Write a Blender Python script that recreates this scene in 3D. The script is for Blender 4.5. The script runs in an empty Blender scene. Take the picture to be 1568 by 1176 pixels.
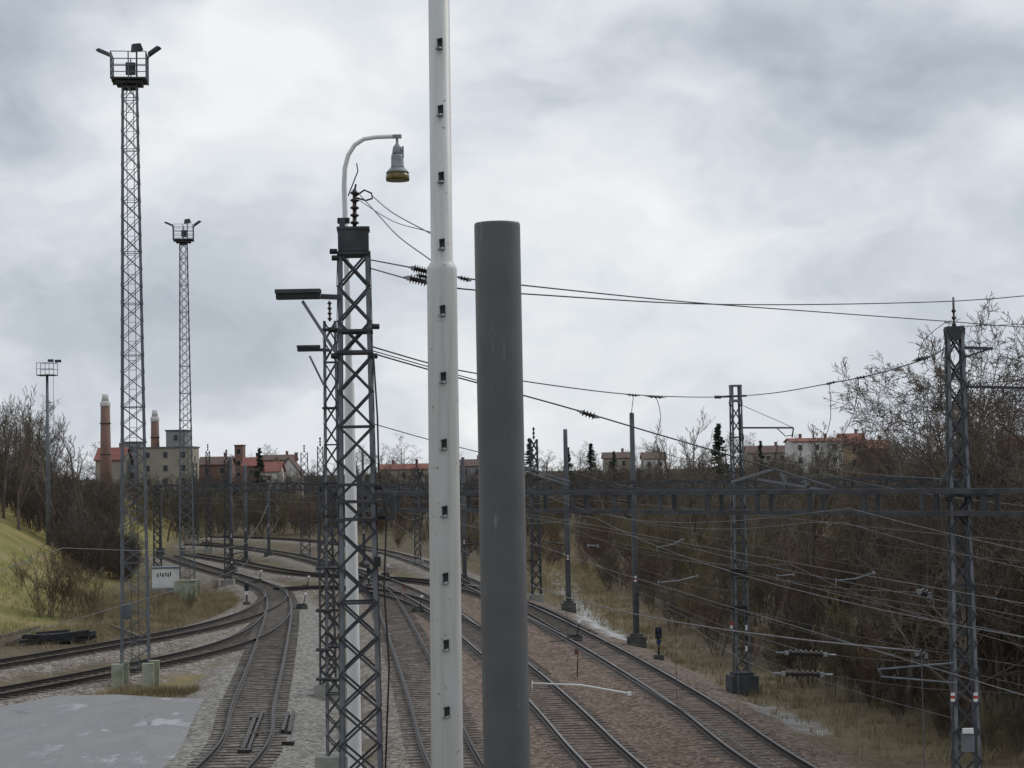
import bpy, math, random
import numpy as np
from mathutils import Vector, Matrix, kdtree, noise as mnoise
random.seed(7)
scene=bpy.context.scene
# ------------------------------------------------------------ camera / survey
FPX=3000.0; P=math.atan(130/3000); RL=0.0185; CH=8.5
Fv=Vector((0,math.cos(P),math.sin(P))); U0=Vector((0,-math.sin(P),math.cos(P))); R0=Vector((1,0,0))
Rv=R0*math.cos(RL)-U0*math.sin(RL); Uv=R0*math.sin(RL)+U0*math.cos(RL)
CAM=Vector((0,0,CH))
def ray(px,py): return Fv+Rv*((px-784)/FPX)+Uv*((588-py)/FPX)
def G(px,py,z=0.0):
    d=ray(px,py); t=(z-CH)/d.z; return CAM+d*t
def D(px,py,Y):
    d=ray(px,py); return CAM+d*(Y/d.y)
cam_d=bpy.data.cameras.new("camera"); cam=bpy.data.objects.new("camera",cam_d); scene.collection.objects.link(cam)
cam_d.lens=36*FPX/1568; cam_d.sensor_width=36; cam_d.clip_start=0.1; cam_d.clip_end=9000
M=Matrix((Rv,Uv,-Fv)).transposed().to_4x4(); M.translation=CAM; cam.matrix_world=M
scene.camera=cam
scene.view_settings.view_transform='Standard'
try: scene.view_settings.look='None'
except: pass
scene.view_settings.exposure=0
# ------------------------------------------------------------ materials
def mat(name,c1,c2=None,rough=0.7,metal=0.0,scale=3.0,objrand=0.0,bump=0.0,spec=0.4,detail=5):
    m=bpy.data.materials.new(name); m.use_nodes=True; nt=m.node_tree; b=nt.nodes['Principled BSDF']
    b.inputs['Roughness'].default_value=rough; b.inputs['Metallic'].default_value=metal
    b.inputs['Specular IOR Level'].default_value=spec
    if c2 is None: c2=tuple(x*0.75 for x in c1)
    tc=nt.nodes.new('ShaderNodeTexCoord'); n=nt.nodes.new('ShaderNodeTexNoise'); n.inputs['Scale'].default_value=scale; n.inputs['Detail'].default_value=detail
    nt.links.new(tc.outputs['Object'],n.inputs['Vector'])
    r=nt.nodes.new('ShaderNodeValToRGB'); r.color_ramp.elements[0].position=0.35; r.color_ramp.elements[1].position=0.65
    r.color_ramp.elements[0].color=(*c2,1); r.color_ramp.elements[1].color=(*c1,1)
    nt.links.new(n.outputs['Fac'],r.inputs['Fac']); out=r.outputs['Color']
    if objrand>0:
        oi=nt.nodes.new('ShaderNodeObjectInfo'); h=nt.nodes.new('ShaderNodeHueSaturation')
        mr=nt.nodes.new('ShaderNodeMapRange'); mr.inputs['To Min'].default_value=1-objrand; mr.inputs['To Max'].default_value=1+objrand
        mh=nt.nodes.new('ShaderNodeMapRange'); mh.inputs['To Min'].default_value=0.48; mh.inputs['To Max'].default_value=0.53
        mul=nt.nodes.new('ShaderNodeMath'); mul.operation='MULTIPLY'; mul.inputs[1].default_value=7.31
        fr=nt.nodes.new('ShaderNodeMath'); fr.operation='FRACT'
        nt.links.new(oi.outputs['Random'],mr.inputs['Value']); nt.links.new(oi.outputs['Random'],mul.inputs[0]); nt.links.new(mul.outputs[0],fr.inputs[0]); nt.links.new(fr.outputs[0],mh.inputs['Value'])
        nt.links.new(mr.outputs[0],h.inputs['Value']); nt.links.new(mh.outputs[0],h.inputs['Hue']); nt.links.new(out,h.inputs['Color']); out=h.outputs['Color']
    nt.links.new(out,b.inputs['Base Color'])
    if bump>0:
        bp=nt.nodes.new('ShaderNodeBump'); bp.inputs['Strength'].default_value=bump; bp.inputs['Distance'].default_value=0.02
        nt.links.new(n.outputs['Fac'],bp.inputs['Height']); nt.links.new(bp.outputs['Normal'],b.inputs['Normal'])
    return m
M_galv=mat('galvanised_steel',(0.19,0.205,0.225),(0.12,0.13,0.145),0.6,0.2,2.5)
M_galvd=mat('weathered_steel',(0.075,0.08,0.087),(0.042,0.045,0.05),0.7,0.2,2.5)
M_tow=mat('tower_steel',(0.16,0.18,0.20),(0.10,0.11,0.125),0.65,0.2,1.0)
M_dark=mat('dark_iron',(0.03,0.03,0.032),(0.018,0.018,0.02),0.6,0.2,4)
M_wire=mat('wire_metal',(0.035,0.037,0.04),(0.02,0.02,0.022),0.5,0.3,4)
M_wirel=mat('copper_wire_grey',(0.14,0.145,0.15),(0.08,0.083,0.086),0.5,0.3,4)
M_ins=mat('brown_porcelain',(0.03,0.022,0.02),(0.02,0.015,0.015),0.25,0,4)
M_conc=mat('concrete',(0.30,0.30,0.27),(0.19,0.19,0.17),0.9,0,2.5,bump=0.3)
M_concd=mat('dark_concrete',(0.10,0.10,0.095),(0.05,0.05,0.048),0.9,0,2.5,bump=0.3)
M_moss=mat('mossy_concrete',(0.35,0.36,0.29),(0.19,0.21,0.13),0.9,0,1.6,bump=0.3)
M_rail=mat('rail_steel',(0.04,0.032,0.03),(0.025,0.02,0.019),0.5,0.3,1.5)
M_railtop=mat('rail_head',(0.20,0.20,0.205),(0.12,0.115,0.115),0.4,0.5,0.4)
M_sleep=mat('sleeper_wood',(0.14,0.12,0.10),(0.065,0.055,0.047),0.9,0,2.5,detail=8)
M_sleepc=mat('sleeper_concrete',(0.15,0.13,0.115),(0.075,0.063,0.055),0.9,0,2.0,detail=8)
M_whitep=mat('white_paint',(0.74,0.75,0.74),(0.62,0.63,0.62),0.5,0,0.8)
M_red=mat('red_plate',(0.45,0.05,0.04),(0.35,0.04,0.03),0.5)
M_amber=mat('amber_glass',(0.17,0.13,0.035),(0.08,0.06,0.02),0.2,0,20)
M_lampg=mat('lamp_grey',(0.28,0.30,0.32),(0.18,0.20,0.21),0.5,0.2,6)
M_bark=mat('bare_branches',(0.15,0.12,0.095),(0.085,0.068,0.055),0.9,0,0.7,objrand=0.35)
M_barkd=mat('dark_thicket_branches',(0.105,0.08,0.066),(0.058,0.046,0.039),0.9,0,0.7,objrand=0.35)
M_barko=mat('olive_thicket_branches',(0.18,0.148,0.082),(0.09,0.075,0.046),0.9,0,0.7,objrand=0.35)
M_barkr=mat('reddish_thicket_branches',(0.18,0.11,0.073),(0.09,0.057,0.04),0.9,0,0.7,objrand=0.3)
M_spruce=mat('spruce_needles',(0.03,0.055,0.038),(0.015,0.03,0.022),0.8,0,1,objrand=0.2)
M_straw=mat('dry_grass_blades',(0.32,0.26,0.15),(0.16,0.13,0.07),0.9,0,0.4)
M_glass=mat('window_glass',(0.03,0.035,0.04),(0.02,0.02,0.025),0.15)
M_blue=mat('signal_blue',(0.03,0.05,0.14),(0.02,0.03,0.09),0.5)
# ------------------------------------------------------------ mesh builder
class MB:
    def __init__(s): s.v=[];s.f=[];s.m=[];s.sm=[]
    def add(s,vs,fs,mi=0,smooth=False):
        o=len(s.v); s.v.extend([tuple(x) for x in vs]); s.f.extend([tuple(o+i for i in f) for f in fs]); s.m.extend([mi]*len(fs)); s.sm.extend([smooth]*len(fs))
    def box(s,c,size,mi=0,yaw=0.0):
        cx,cy,cz=c; a,b,d=size[0]/2,size[1]/2,size[2]/2; cs,sn=math.cos(yaw),math.sin(yaw); vs=[]
        for z in(-d,d):
            for x,y in((-a,-b),(a,-b),(a,b),(-a,b)): vs.append((cx+x*cs-y*sn,cy+x*sn+y*cs,cz+z))
        s.add(vs,[(3,2,1,0),(4,5,6,7),(0,1,5,4),(1,2,6,5),(2,3,7,6),(3,0,4,7)],mi)
    def bar(s,p1,p2,w,h=None,mi=0,ref=None):
        h=h or w; p1=Vector(p1);p2=Vector(p2); d=(p2-p1)
        if d.length<1e-6: return
        d.normalize(); up=Vector(ref) if ref else (Vector((0,0,1)) if abs(d.z)<0.9 else Vector((0,1,0)))
        a=d.cross(up).normalized(); b=a.cross(d).normalized(); vs=[]
        for p in(p1,p2):
            for i,j in((-1,-1),(1,-1),(1,1),(-1,1)): vs.append(p+a*(i*w/2)+b*(j*h/2))
        s.add(vs,[(3,2,1,0),(4,5,6,7),(0,1,5,4),(1,2,6,5),(2,3,7,6),(3,0,4,7)],mi)
    def tube(s,pts,rad,n=8,mi=0,cap=True,smooth=True):
        pts=[Vector(p) for p in pts]; k=len(pts)
        if not isinstance(rad,(list,tuple)): rad=[rad]*k
        vs=[];a=None
        for i,p in enumerate(pts):
            d=(pts[min(i+1,k-1)]-pts[max(i-1,0)]); 
            if d.length<1e-9: d=Vector((0,0,1))
            d.normalize()
            if a is None:
                a=d.cross(Vector((0,0,1)) if abs(d.z)<0.9 else Vector((1,0,0))).normalized()
            else:
                a=(a-d*a.dot(d)); a=a.normalized() if a.length>1e-6 else d.orthogonal().normalized()
            b=d.cross(a)
            for j in range(n):
                t=2*math.pi*j/n; vs.append(p+(a*math.cos(t)+b*math.sin(t))*rad[i])
        fs=[]
        for i in range(k-1):
            for j in range(n): fs.append((i*n+j,i*n+(j+1)%n,(i+1)*n+(j+1)%n,(i+1)*n+j))
        s.add(vs,fs,mi,smooth)
        if cap:
            o=len(s.v)-len(vs)
            s.f.append(tuple(o+j for j in range(n-1,-1,-1))); s.m.append(mi); s.sm.append(False)
            s.f.append(tuple(o+(k-1)*n+j for j in range(n))); s.m.append(mi); s.sm.append(False)
    def ins(s,p1,p2,r,n=6,mi=0,core=None):
        p1=Vector(p1);p2=Vector(p2); pts=[];rs=[]
        core=core or r*0.45
        for i in range(n):
            for t,rr in((0.0,core),(0.25,core),(0.45,r),(0.6,r*0.95),(0.8,core)):
                pts.append(p1.lerp(p2,(i+t)/n)); rs.append(rr)
        pts.append(p2); rs.append(core); s.tube(pts,rs,10,mi)
    def obj(s,name,mats,parent=None):
        me=bpy.data.meshes.new(name); me.from_pydata(s.v,[],s.f); 
        for m in mats: me.materials.append(m)
        me.polygons.foreach_set('material_index',s.m); me.polygons.foreach_set('use_smooth',s.sm); me.update()
        o=bpy.data.objects.new(name,me); scene.collection.objects.link(o)
        if parent: o.parent=parent
        return o
def empty(name,loc=(0,0,0)):
    e=bpy.data.objects.new(name,None); e.location=loc; scene.collection.objects.link(e); return e
def catmull(pts,step=1.0):
    pts=[Vector(p) for p in pts]; P_=[pts[0]*2-pts[1]]+pts+[pts[-1]*2-pts[-2]]; out=[]
    for i in range(1,len(P_)-2):
        p0,p1,p2,p3=P_[i-1:i+3]; n=max(2,int((p2-p1).length/step))
        for k in range(n):
            t=k/n
            out.append(0.5*((2*p1)+(p2-p0)*t+(2*p0-5*p1+4*p2-p3)*t*t+(3*p1-p0-3*p2+p3)*t**3))
    out.append(pts[-1]); return out
def resample(pts,step):
    out=[pts[0]];acc=0
    for a,b in zip(pts,pts[1:]):
        L=(b-a).length
        if L<1e-9: continue
        d=step-acc
        while d<=L:
            out.append(a.lerp(b,d/L)); d+=step
        acc=L-(d-step)
    return out
def smooth(t): t=np.clip(t,0,1); return t*t*(3-2*t)
# ------------------------------------------------------------ tracks
TR=[
 [(1190,1176),(1090,1102),(1000,1044),(905,988),(820,944),(740,905),(670,872),(600,849),(520,834),(430,826),(330,823)],
 [(936,1176),(878,1115),(815,1052),(740,987),(668,932),(600,897),(530,872),(450,852),(370,840),(290,834)],
 [(697,1176),(666,1095),(636,1020),(610,960),(588,918),(552,886),(500,866),(440,850),(360,838),(300,832)],
 [(350,1176),(385,1090),(410,1010),(425,950),(427,921),(410,903),(375,889),(330,876),(290,864),(255,852)],
 [(-60,1030),(60,1010),(200,986),(320,962),(395,938),(424,916),(415,903),(380,891)],
 [(-60,1076),(80,1050),(200,1026),(320,1000),(395,972),(425,944),(427,921)],
 [(430,905),(480,900),(560,905),(640,925),(720,970),(800,1035)],
 [(880,972),(800,930),(700,900),(600,888),(500,884),(430,876),(360,862),(290,850)],
]
tracks=[]
for i,t in enumerate(TR):
    w=[G(*p) for p in t]
    if i in(0,1,2,3):
        d=Vector((0.114,-0.994,0)) if i!=3 else Vector((-0.04,-1,0)).normalized()
        w=[w[0]+d*70]+[w[0]+d*35]+w
    for p in w: p.z=0
    pts=resample(catmull(w,1.0),0.62)
    for _ in range(40):   # smooth alignment
        q=[p.copy() for p in pts]
        for k in range(1,len(pts)-1): q[k]=(pts[k-1]+pts[k]*2+pts[k+1])/4
        pts=q
    tracks.append(pts)
rail_prof=[(-0.07,0),(0.07,0),(0.07,0.02),(0.012,0.04),(0.012,0.12),(0.036,0.135),(0.036,0.165),(-0.036,0.165),(-0.036,0.135),(-0.012,0.12),(-0.012,0.04),(-0.07,0.02)]
for ti,pts in enumerate(tracks):
    e=empty('railway_track'); zoff=0.004*ti
    n=len(pts)
    tan=[(pts[min(i+2,n-1)]-pts[max(i-2,0)]).normalized() for i in range(n)]
    sl=MB()
    for i,p in enumerate(pts):
        t=tan[i]; yaw=math.atan2(t.x*-1,t.y)
        sl.box((p.x,p.y,-0.052+zoff-random.random()*.004),(2.5,0.24,0.14),0,yaw+random.uniform(-.02,.02))
    sl.obj('sleepers',[M_sleep if ti in(3,4,5,6,7) else M_sleepc],e)
    rb=MB()
    for sd in(-0.753,0.753):
        vs=[];k=len(rail_prof)
        for i,p in enumerate(pts):
            t=tan[i]; nx=Vector((t.y,-t.x,0))
            for a,b in rail_prof: vs.append((p.x+nx.x*(sd+a),p.y+nx.y*(sd+a),b+0.020+zoff))
        o=len(rb.v); rb.v.extend(vs)
        for i in range(n-1):
            for j in range(k):
                j2=(j+1)%k
                rb.f.append((o+i*k+j,o+i*k+j2,o+(i+1)*k+j2,o+(i+1)*k+j)); rb.m.append(1 if j==6 else 0); rb.sm.append(False)
    rb.obj('rails',[M_rail,M_railtop if ti<2 else M_rail],e)
# ------------------------------------------------------------ terrain
kd=kdtree.KDTree(sum(len(t) for t in tracks)); c=0
for t in tracks:
    for p in t: kd.insert((p.x,p.y,0),c); c+=1
kd.balance()
def mk(poly,step=0.4):
    pts=resample(catmull([G(*p) for p in poly],0.4),step); k=kdtree.KDTree(len(pts))
    for i,p in enumerate(pts): k.insert((p.x,p.y,0),i)
    k.balance(); return k
kpath=mk([(862,872),(872,900),(890,930),(930,962),(965,975)])
kpath2=mk([(1165,1072),(1205,1090),(1255,1112)])
kgrav=mk([(455,1300),(455,1176),(462,1060),(465,980),(462,925)])
kgrav2=mk([(300,1176),(340,1090),(370,1020)])
kred=mk([(1100,1250),(1010,1150),(900,1060),(780,970),(690,915)])
kdrygr=mk([(1330,1130),(1200,1075),(1060,1035),(960,985),(900,920),(850,850),(830,810)])
kgreen=mk([(60,1062),(180,1050),(280,1035),(330,1020)])
def hill(x,y,d):
    xb=-27-(y-125)*0.13
    h=5.7*float(smooth((xb-x)/15))*float(smooth((y-104)/30))
    h+=1.6*float(smooth((x-13-abs(y-60)*0.05)/10))*float(smooth((y-40)/20))
    return h*float(smooth((d-4.5)/9))
def axis(segs):
    out=[]
    for a,b,s in segs: out+=list(np.arange(a,b,s))
    return out
xs=axis([(-3000,-600,400),(-600,-150,50),(-150,-76,6),(-76,56,0.55),(56,150,6),(150,600,50),(600,3001,400)])
ys=axis([(-300,0,50),(0,40,4),(40,130,0.5),(130,330,1.2),(330,600,12),(600,1200,60),(1200,6001,600)])
nx_,ny_=len(xs),len(ys)
V=np.zeros((nx_*ny_,3)); A1=np.zeros((nx_*ny_,4)); A2=np.zeros((nx_*ny_,4)); A1[:,3]=1;A2[:,3]=1
def near(k,x,y,r,s=0.6): 
    d=k.find((x,y,0))[2]; return float(smooth((r+s-d)/(2*s)))
def ground_z(x,y):
    d=kd.find((x,y,0))[2]
    z=-0.28+0.282*float(smooth((3.1-d)/1.5))
    if abs(x)<160 and y<400:
        z+=hill(x,y,d)
        z+=0.10*mnoise.noise(Vector((x*0.3,y*0.3,0)))*float(smooth((d-3)/3))
    return z
i=0
for y in ys:
    for x in xs:
        inner=-76<=x<=56 and 0<=y<330
        if inner:
            d=kd.find((x,y,0))[2]; nz=mnoise.noise(Vector((x*0.5,y*0.5,3)))+.6*mnoise.noise(Vector((x*1.3,y*1.3,9)))
            V[i]=(x,y,ground_z(x,y)+(0.03*mnoise.noise(Vector((x*1.7,y*1.7,5)))))
            A1[i,0]=float(smooth((3.2+nz*0.9-d)/1.2))
            xb=-27-(y-125)*0.13
            gr=float(smooth((xb-x+1)/4))*float(smooth((y-104)/10))
            gr=max(gr,0.6*near(kgreen,x,y,2.2,1.5))
            A1[i,1]=gr
            A1[i,2]=max(near(kpath,x,y,0.6+nz*.45,0.3),near(kpath2,x,y,0.4+nz*.4,0.2)) if y>50 else 0
            A2[i,0]=near(kred,x,y,5.5+nz,2.5)
            A2[i,1]=.8*max(near(kgrav,x,y,1.6+nz*.7,0.9),near(kgrav2,x,y,1.2+nz*.5,0.8))
            A2[i,2]=near(kdrygr,x,y,2.5+nz,2)*.7
        else:
            V[i]=(x,y,ground_z(x,y) if (abs(x)<160 and y<400) else -0.28)
        i+=1
fs=[]
for j in range(ny_-1):
    b=j*nx_
    for k in range(nx_-1): fs.append((b+k,b+k+1,b+nx_+k+1,b+nx_+k))
me=bpy.data.meshes.new('ground'); me.from_pydata(V.tolist(),[],fs)
for nm,A in(('m1',A1),('m2',A2)):
    at_=me.color_attributes.new(nm,'FLOAT_COLOR','POINT'); at_.data.foreach_set('color',A.ravel())
me.polygons.foreach_set('use_smooth',[True]*len(fs))
ground=bpy.data.objects.new('ground',me); scene.collection.objects.link(ground)
gm=bpy.data.materials.new('ground_surface'); gm.use_nodes=True; nt=gm.node_tree; N=nt.nodes; L=nt.links; B=N['Principled BSDF']
tc=N.new('ShaderNodeTexCoord')
def nz(scale,detail=6,rough=0.6):
    n=N.new('ShaderNodeTexNoise'); n.inputs['Scale'].default_value=scale; n.inputs['Detail'].default_value=detail; n.inputs['Roughness'].default_value=rough; L.new(tc.outputs['Object'],n.inputs['Vector']); return n.outputs['Fac']
def ramp(f,cols):
    r=N.new('ShaderNodeValToRGB'); e=r.color_ramp.elements
    while len(e)<len(cols): e.new(0.5)
    for q,(p,cc) in zip(e,cols): q.position=p; q.color=(*cc,1)
    L.new(f,r.inputs['Fac']); return r.outputs['Color']
def mix(f,a,b,bt='MIX'):
    m=N.new('ShaderNodeMix'); m.data_type='RGBA'; m.blend_type=bt
    if isinstance(f,float): m.inputs[0].default_value=f
    else: L.new(f,m.inputs[0])
    L.new(a,m.inputs[6]); L.new(b,m.inputs[7]); return m.outputs[2]
def attr(nm):
    a=N.new('ShaderNodeAttribute'); a.attribute_name=nm; s=N.new('ShaderNodeSeparateColor'); L.new(a.outputs['Color'],s.inputs[0]); return s.outputs
a1=attr('m1'); a2=attr('m2')
fine=nz(9,4,0.7); med=nz(1.1,6,0.65); big=nz(0.16,4)
vor=N.new('ShaderNodeTexVoronoi'); vor.inputs['Scale'].default_value=9; L.new(tc.outputs['Object'],vor.inputs['Vector'])
vs_=N.new('ShaderNodeSeparateColor'); L.new(vor.outputs['Color'],vs_.inputs[0]); stone=vs_.outputs[0]
dirt=ramp(med,[(0.3,(0.048,0.038,0.028)),(0.5,(0.105,0.082,0.056)),(0.68,(0.20,0.16,0.10))])
dirt=mix(0.35,dirt,ramp(fine,[(0.35,(0.03,0.025,0.02)),(0.65,(0.22,0.175,0.11))]))
dirt=mix(0.3,dirt,ramp(big,[(0.4,(0.055,0.042,0.032)),(0.6,(0.13,0.12,0.05))]))
dry=ramp(fine,[(0.3,(0.11,0.085,0.052)),(0.7,(0.30,0.24,0.145))])
green=mix(0.45,ramp(med,[(0.3,(0.13,0.13,0.035)),(0.7,(0.29,0.25,0.085))]),ramp(fine,[(0.3,(0.07,0.085,0.022)),(0.7,(0.31,0.27,0.11))]))
gl=ramp(big,[(0.42,(0.32,0.245,0.13)),(0.58,(0.16,0.165,0.04))]); green=mix(0.5,green,gl)
ball=mix(0.4,ramp(stone,[(0.1,(0.05,0.043,0.037)),(0.5,(0.17,0.15,0.13)),(0.95,(0.46,0.42,0.38))]),ramp(med,[(0.3,(0.085,0.07,0.057)),(0.7,(0.24,0.205,0.17))]))
ballr=mix(0.4,ramp(stone,[(0.1,(0.045,0.030,0.023)),(0.5,(0.135,0.093,0.07)),(0.95,(0.35,0.265,0.21))]),ramp(med,[(0.3,(0.078,0.05,0.037)),(0.7,(0.18,0.125,0.09))]))
grav=mix(0.4,ramp(stone,[(0.1,(0.08,0.08,0.075)),(0.5,(0.22,0.215,0.20)),(0.95,(0.46,0.45,0.43))]),ramp(med,[(0.3,(0.12,0.11,0.10)),(0.7,(0.26,0.25,0.23))]))
wet=ramp(med,[(0.4,(0.20,0.19,0.17)),(0.6,(0.40,0.41,0.42))])
col=mix(a2[2],dirt,dry); col=mix(a1[1],col,green); col=mix(a1[0],col,ball); 
rm=N.new('ShaderNodeMath'); rm.operation='MULTIPLY'; rm.inputs[1].default_value=0.9; L.new(a2[0],rm.inputs[0])
col=mix(rm.outputs[0],col,ballr); col=mix(a2[1],col,grav); col=mix(a1[2],col,wet)
L.new(col,B.inputs['Base Color'])
rr=N.new('ShaderNodeMapRange'); rr.inputs['To Min'].default_value=0.95; rr.inputs['To Max'].default_value=0.3; L.new(a1[2],rr.inputs['Value']); L.new(rr.outputs[0],B.inputs['Roughness'])
bp=N.new('ShaderNodeBump'); bp.inputs['Strength'].default_value=0.8; bp.inputs['Distance'].default_value=0.07; L.new(stone,bp.inputs['Height']); L.new(bp.outputs[0],B.inputs['Normal'])
B.inputs['Specular IOR Level'].default_value=0.2
me.materials.append(gm)
# pavement
pv=MB(); pp=[G(-200,1066,-0.1),G(60,1067,-.1),G(180,1065,-0.1),G(255,1070,-.1),G(313,1071,-0.1),G(300,1095,-0.1),G(285,1130,-.1),G(262,1180,-0.1),G(200,1330,-0.1),G(-200,1330,-0.1)]
top=[(p.x,p.y,-0.06) for p in pp]; bot=[(p.x,p.y,-0.5) for p in pp]; k=len(pp)
pv.add(top+bot,[tuple(range(k-1,-1,-1))]+[(i,(i+1)%k,k+(i+1)%k,k+i) for i in range(k)],0)
pm=bpy.data.materials.new('wet_asphalt'); pm.use_nodes=True; nt=pm.node_tree; N=nt.nodes; L=nt.links; B=N['Principled BSDF']; tc=N.new('ShaderNodeTexCoord')
mp=N.new('ShaderNodeMapping'); mp.inputs['Scale'].default_value=(0.35,0.14,1); L.new(tc.outputs['Object'],mp.inputs['Vector'])
n1=N.new('ShaderNodeTexNoise'); n1.inputs['Scale'].default_value=1.6; n1.inputs['Detail'].default_value=8; n1.inputs['Roughness'].default_value=.65; L.new(mp.outputs[0],n1.inputs['Vector'])
c1=ramp(n1.outputs['Fac'],[(0.35,(0.10,0.10,0.105)),(0.48,(0.17,0.17,0.175)),(0.6,(0.25,0.248,0.25))])
n2=nz(11,5,.7); c2=ramp(n2,[(0.3,(0.10,0.10,0.10)),(0.7,(0.33,0.325,0.325))]); L.new(mix(0.35,c1,c2),B.inputs['Base Color'])
rr=ramp(n1.outputs['Fac'],[(0.39,(0.10,)*3),(0.44,(0.45,)*3),(0.65,(0.8,)*3)]); L.new(rr,B.inputs['Roughness']); B.inputs['Specular IOR Level'].default_value=0.3
bp=N.new('ShaderNodeBump'); bp.inputs['Strength'].default_value=0.25; bp.inputs['Distance'].default_value=0.01; L.new(n2,bp.inputs['Height']); L.new(bp.outputs[0],B.inputs['Normal'])
pv.obj('pavement',[pm])
# ------------------------------------------------------------ world & sun
w=bpy.data.worlds.new("World"); scene.world=w; w.use_nodes=True; nt=w.node_tree; N=nt.nodes; L=nt.links; N.clear()
out=N.new('ShaderNodeOutputWorld'); sky=N.new('ShaderNodeTexSky'); sky.sky_type='NISHITA'; sky.sun_disc=False
SE,SR=math.radians(42),math.radians(60); sky.sun_elevation=SE; sky.sun_rotation=SR
bg1=N.new('ShaderNodeBackground'); bg1.inputs['Strength'].default_value=0.08; L.new(sky.outputs[0],bg1.inputs[0])
tc=N.new('ShaderNodeTexCoord'); ZS=1.7
mp=N.new('ShaderNodeMapping'); mp.inputs['Scale'].default_value=(1,1,ZS); L.new(tc.outputs['Generated'],mp.inputs['Vector'])
def nzw(scale,detail,src,rough=0.55,col=False):
    n=N.new('ShaderNodeTexNoise'); n.inputs['Scale'].default_value=scale; n.inputs['Detail'].default_value=detail; n.inputs['Roughness'].default_value=rough; L.new(src,n.inputs['Vector']); return n.outputs['Color' if col else 'Fac']
wn=nzw(8,4,mp.outputs[0],0.5,True)
sub=N.new('ShaderNodeVectorMath'); sub.operation='SUBTRACT'; L.new(wn,sub.inputs[0]); sub.inputs[1].default_value=(0.5,0.5,0.5)
scl=N.new('ShaderNodeVectorMath'); scl.operation='SCALE'; scl.inputs['Scale'].default_value=0.17; L.new(sub.outputs[0],scl.inputs[0])
addv=N.new('ShaderNodeVectorMath'); addv.operation='ADD'; L.new(mp.outputs[0],addv.inputs[0]); L.new(scl.outputs[0],addv.inputs[1])
warp=addv.outputs[0]
def math_(op,a,b):
    m=N.new('ShaderNodeMath'); m.operation=op
    for s_,q in zip(m.inputs,(a,b)):
        if isinstance(q,(int,float)): s_.default_value=q
        else: L.new(q,s_)
    return m.outputs[0]
base=math_('MULTIPLY',math_('SUBTRACT',nzw(5.0,6,warp,0.5),0.5),1.5)
base=math_('ADD',base,0.52)
base=math_('ADD',base,math_('MULTIPLY',math_('SUBTRACT',nzw(18,4,warp,0.5),0.5),0.6))
spots=[(430,170,300,.40),(780,265,200,.28),(1090,290,230,.24),(560,60,260,.22),(900,420,240,.10),(1530,250,260,.15),(90,130,190,-.36),(320,10,110,-.30),(1500,70,330,-.30),(1180,0,260,-.10),
       (480,520,330,-.26),(120,450,260,-.14),(1250,540,420,-.20),(900,110,140,-.08),(1290,170,200,-.08),(20,600,200,.22),(400,640,400,.12),(900,660,500,.18),(1300,680,400,.15),(680,430,200,-.08)]
for px,py,r,wt in spots:
    d=ray(px,py).normalized(); q=Vector((d.x,d.y,d.z*ZS))
    dn=N.new('ShaderNodeVectorMath'); dn.operation='DISTANCE'; L.new(warp,dn.inputs[0]); dn.inputs[1].default_value=q
    mr=N.new('ShaderNodeMapRange'); mr.interpolation_type='SMOOTHSTEP'; mr.inputs['From Min'].default_value=r/FPX*1.5; mr.inputs['From Max'].default_value=0; mr.inputs['To Min'].default_value=0; mr.inputs['To Max'].default_value=wt
    L.new(dn.outputs['Value'],mr.inputs['Value']); base=math_('ADD',base,mr.outputs[0])
cr=ramp(base,[(0.0,(0.36,0.40,0.46)),(0.35,(0.52,0.565,0.63)),(0.65,(0.71,0.745,0.785)),(1.0,(0.87,0.885,0.89))])
bg2=N.new('ShaderNodeBackground'); bg2.inputs['Strength'].default_value=1.05; L.new(cr,bg2.inputs[0])
ms=N.new('ShaderNodeMixShader'); ms.inputs[0].default_value=0.96; L.new(bg1.outputs[0],ms.inputs[1]); L.new(bg2.outputs[0],ms.inputs[2]); L.new(ms.outputs[0],out.inputs[0])
sd=bpy.data.lights.new('sun','SUN'); sd.energy=1.2; sd.angle=math.radians(22); sd.color=(1,0.96,0.9); so=bpy.data.objects.new('sun',sd); scene.collection.objects.link(so)
sdir=Vector((math.sin(SR)*math.cos(SE),math.cos(SR)*math.cos(SE),math.sin(SE))); so.rotation_euler=sdir.to_track_quat('Z','Y').to_euler()
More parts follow.
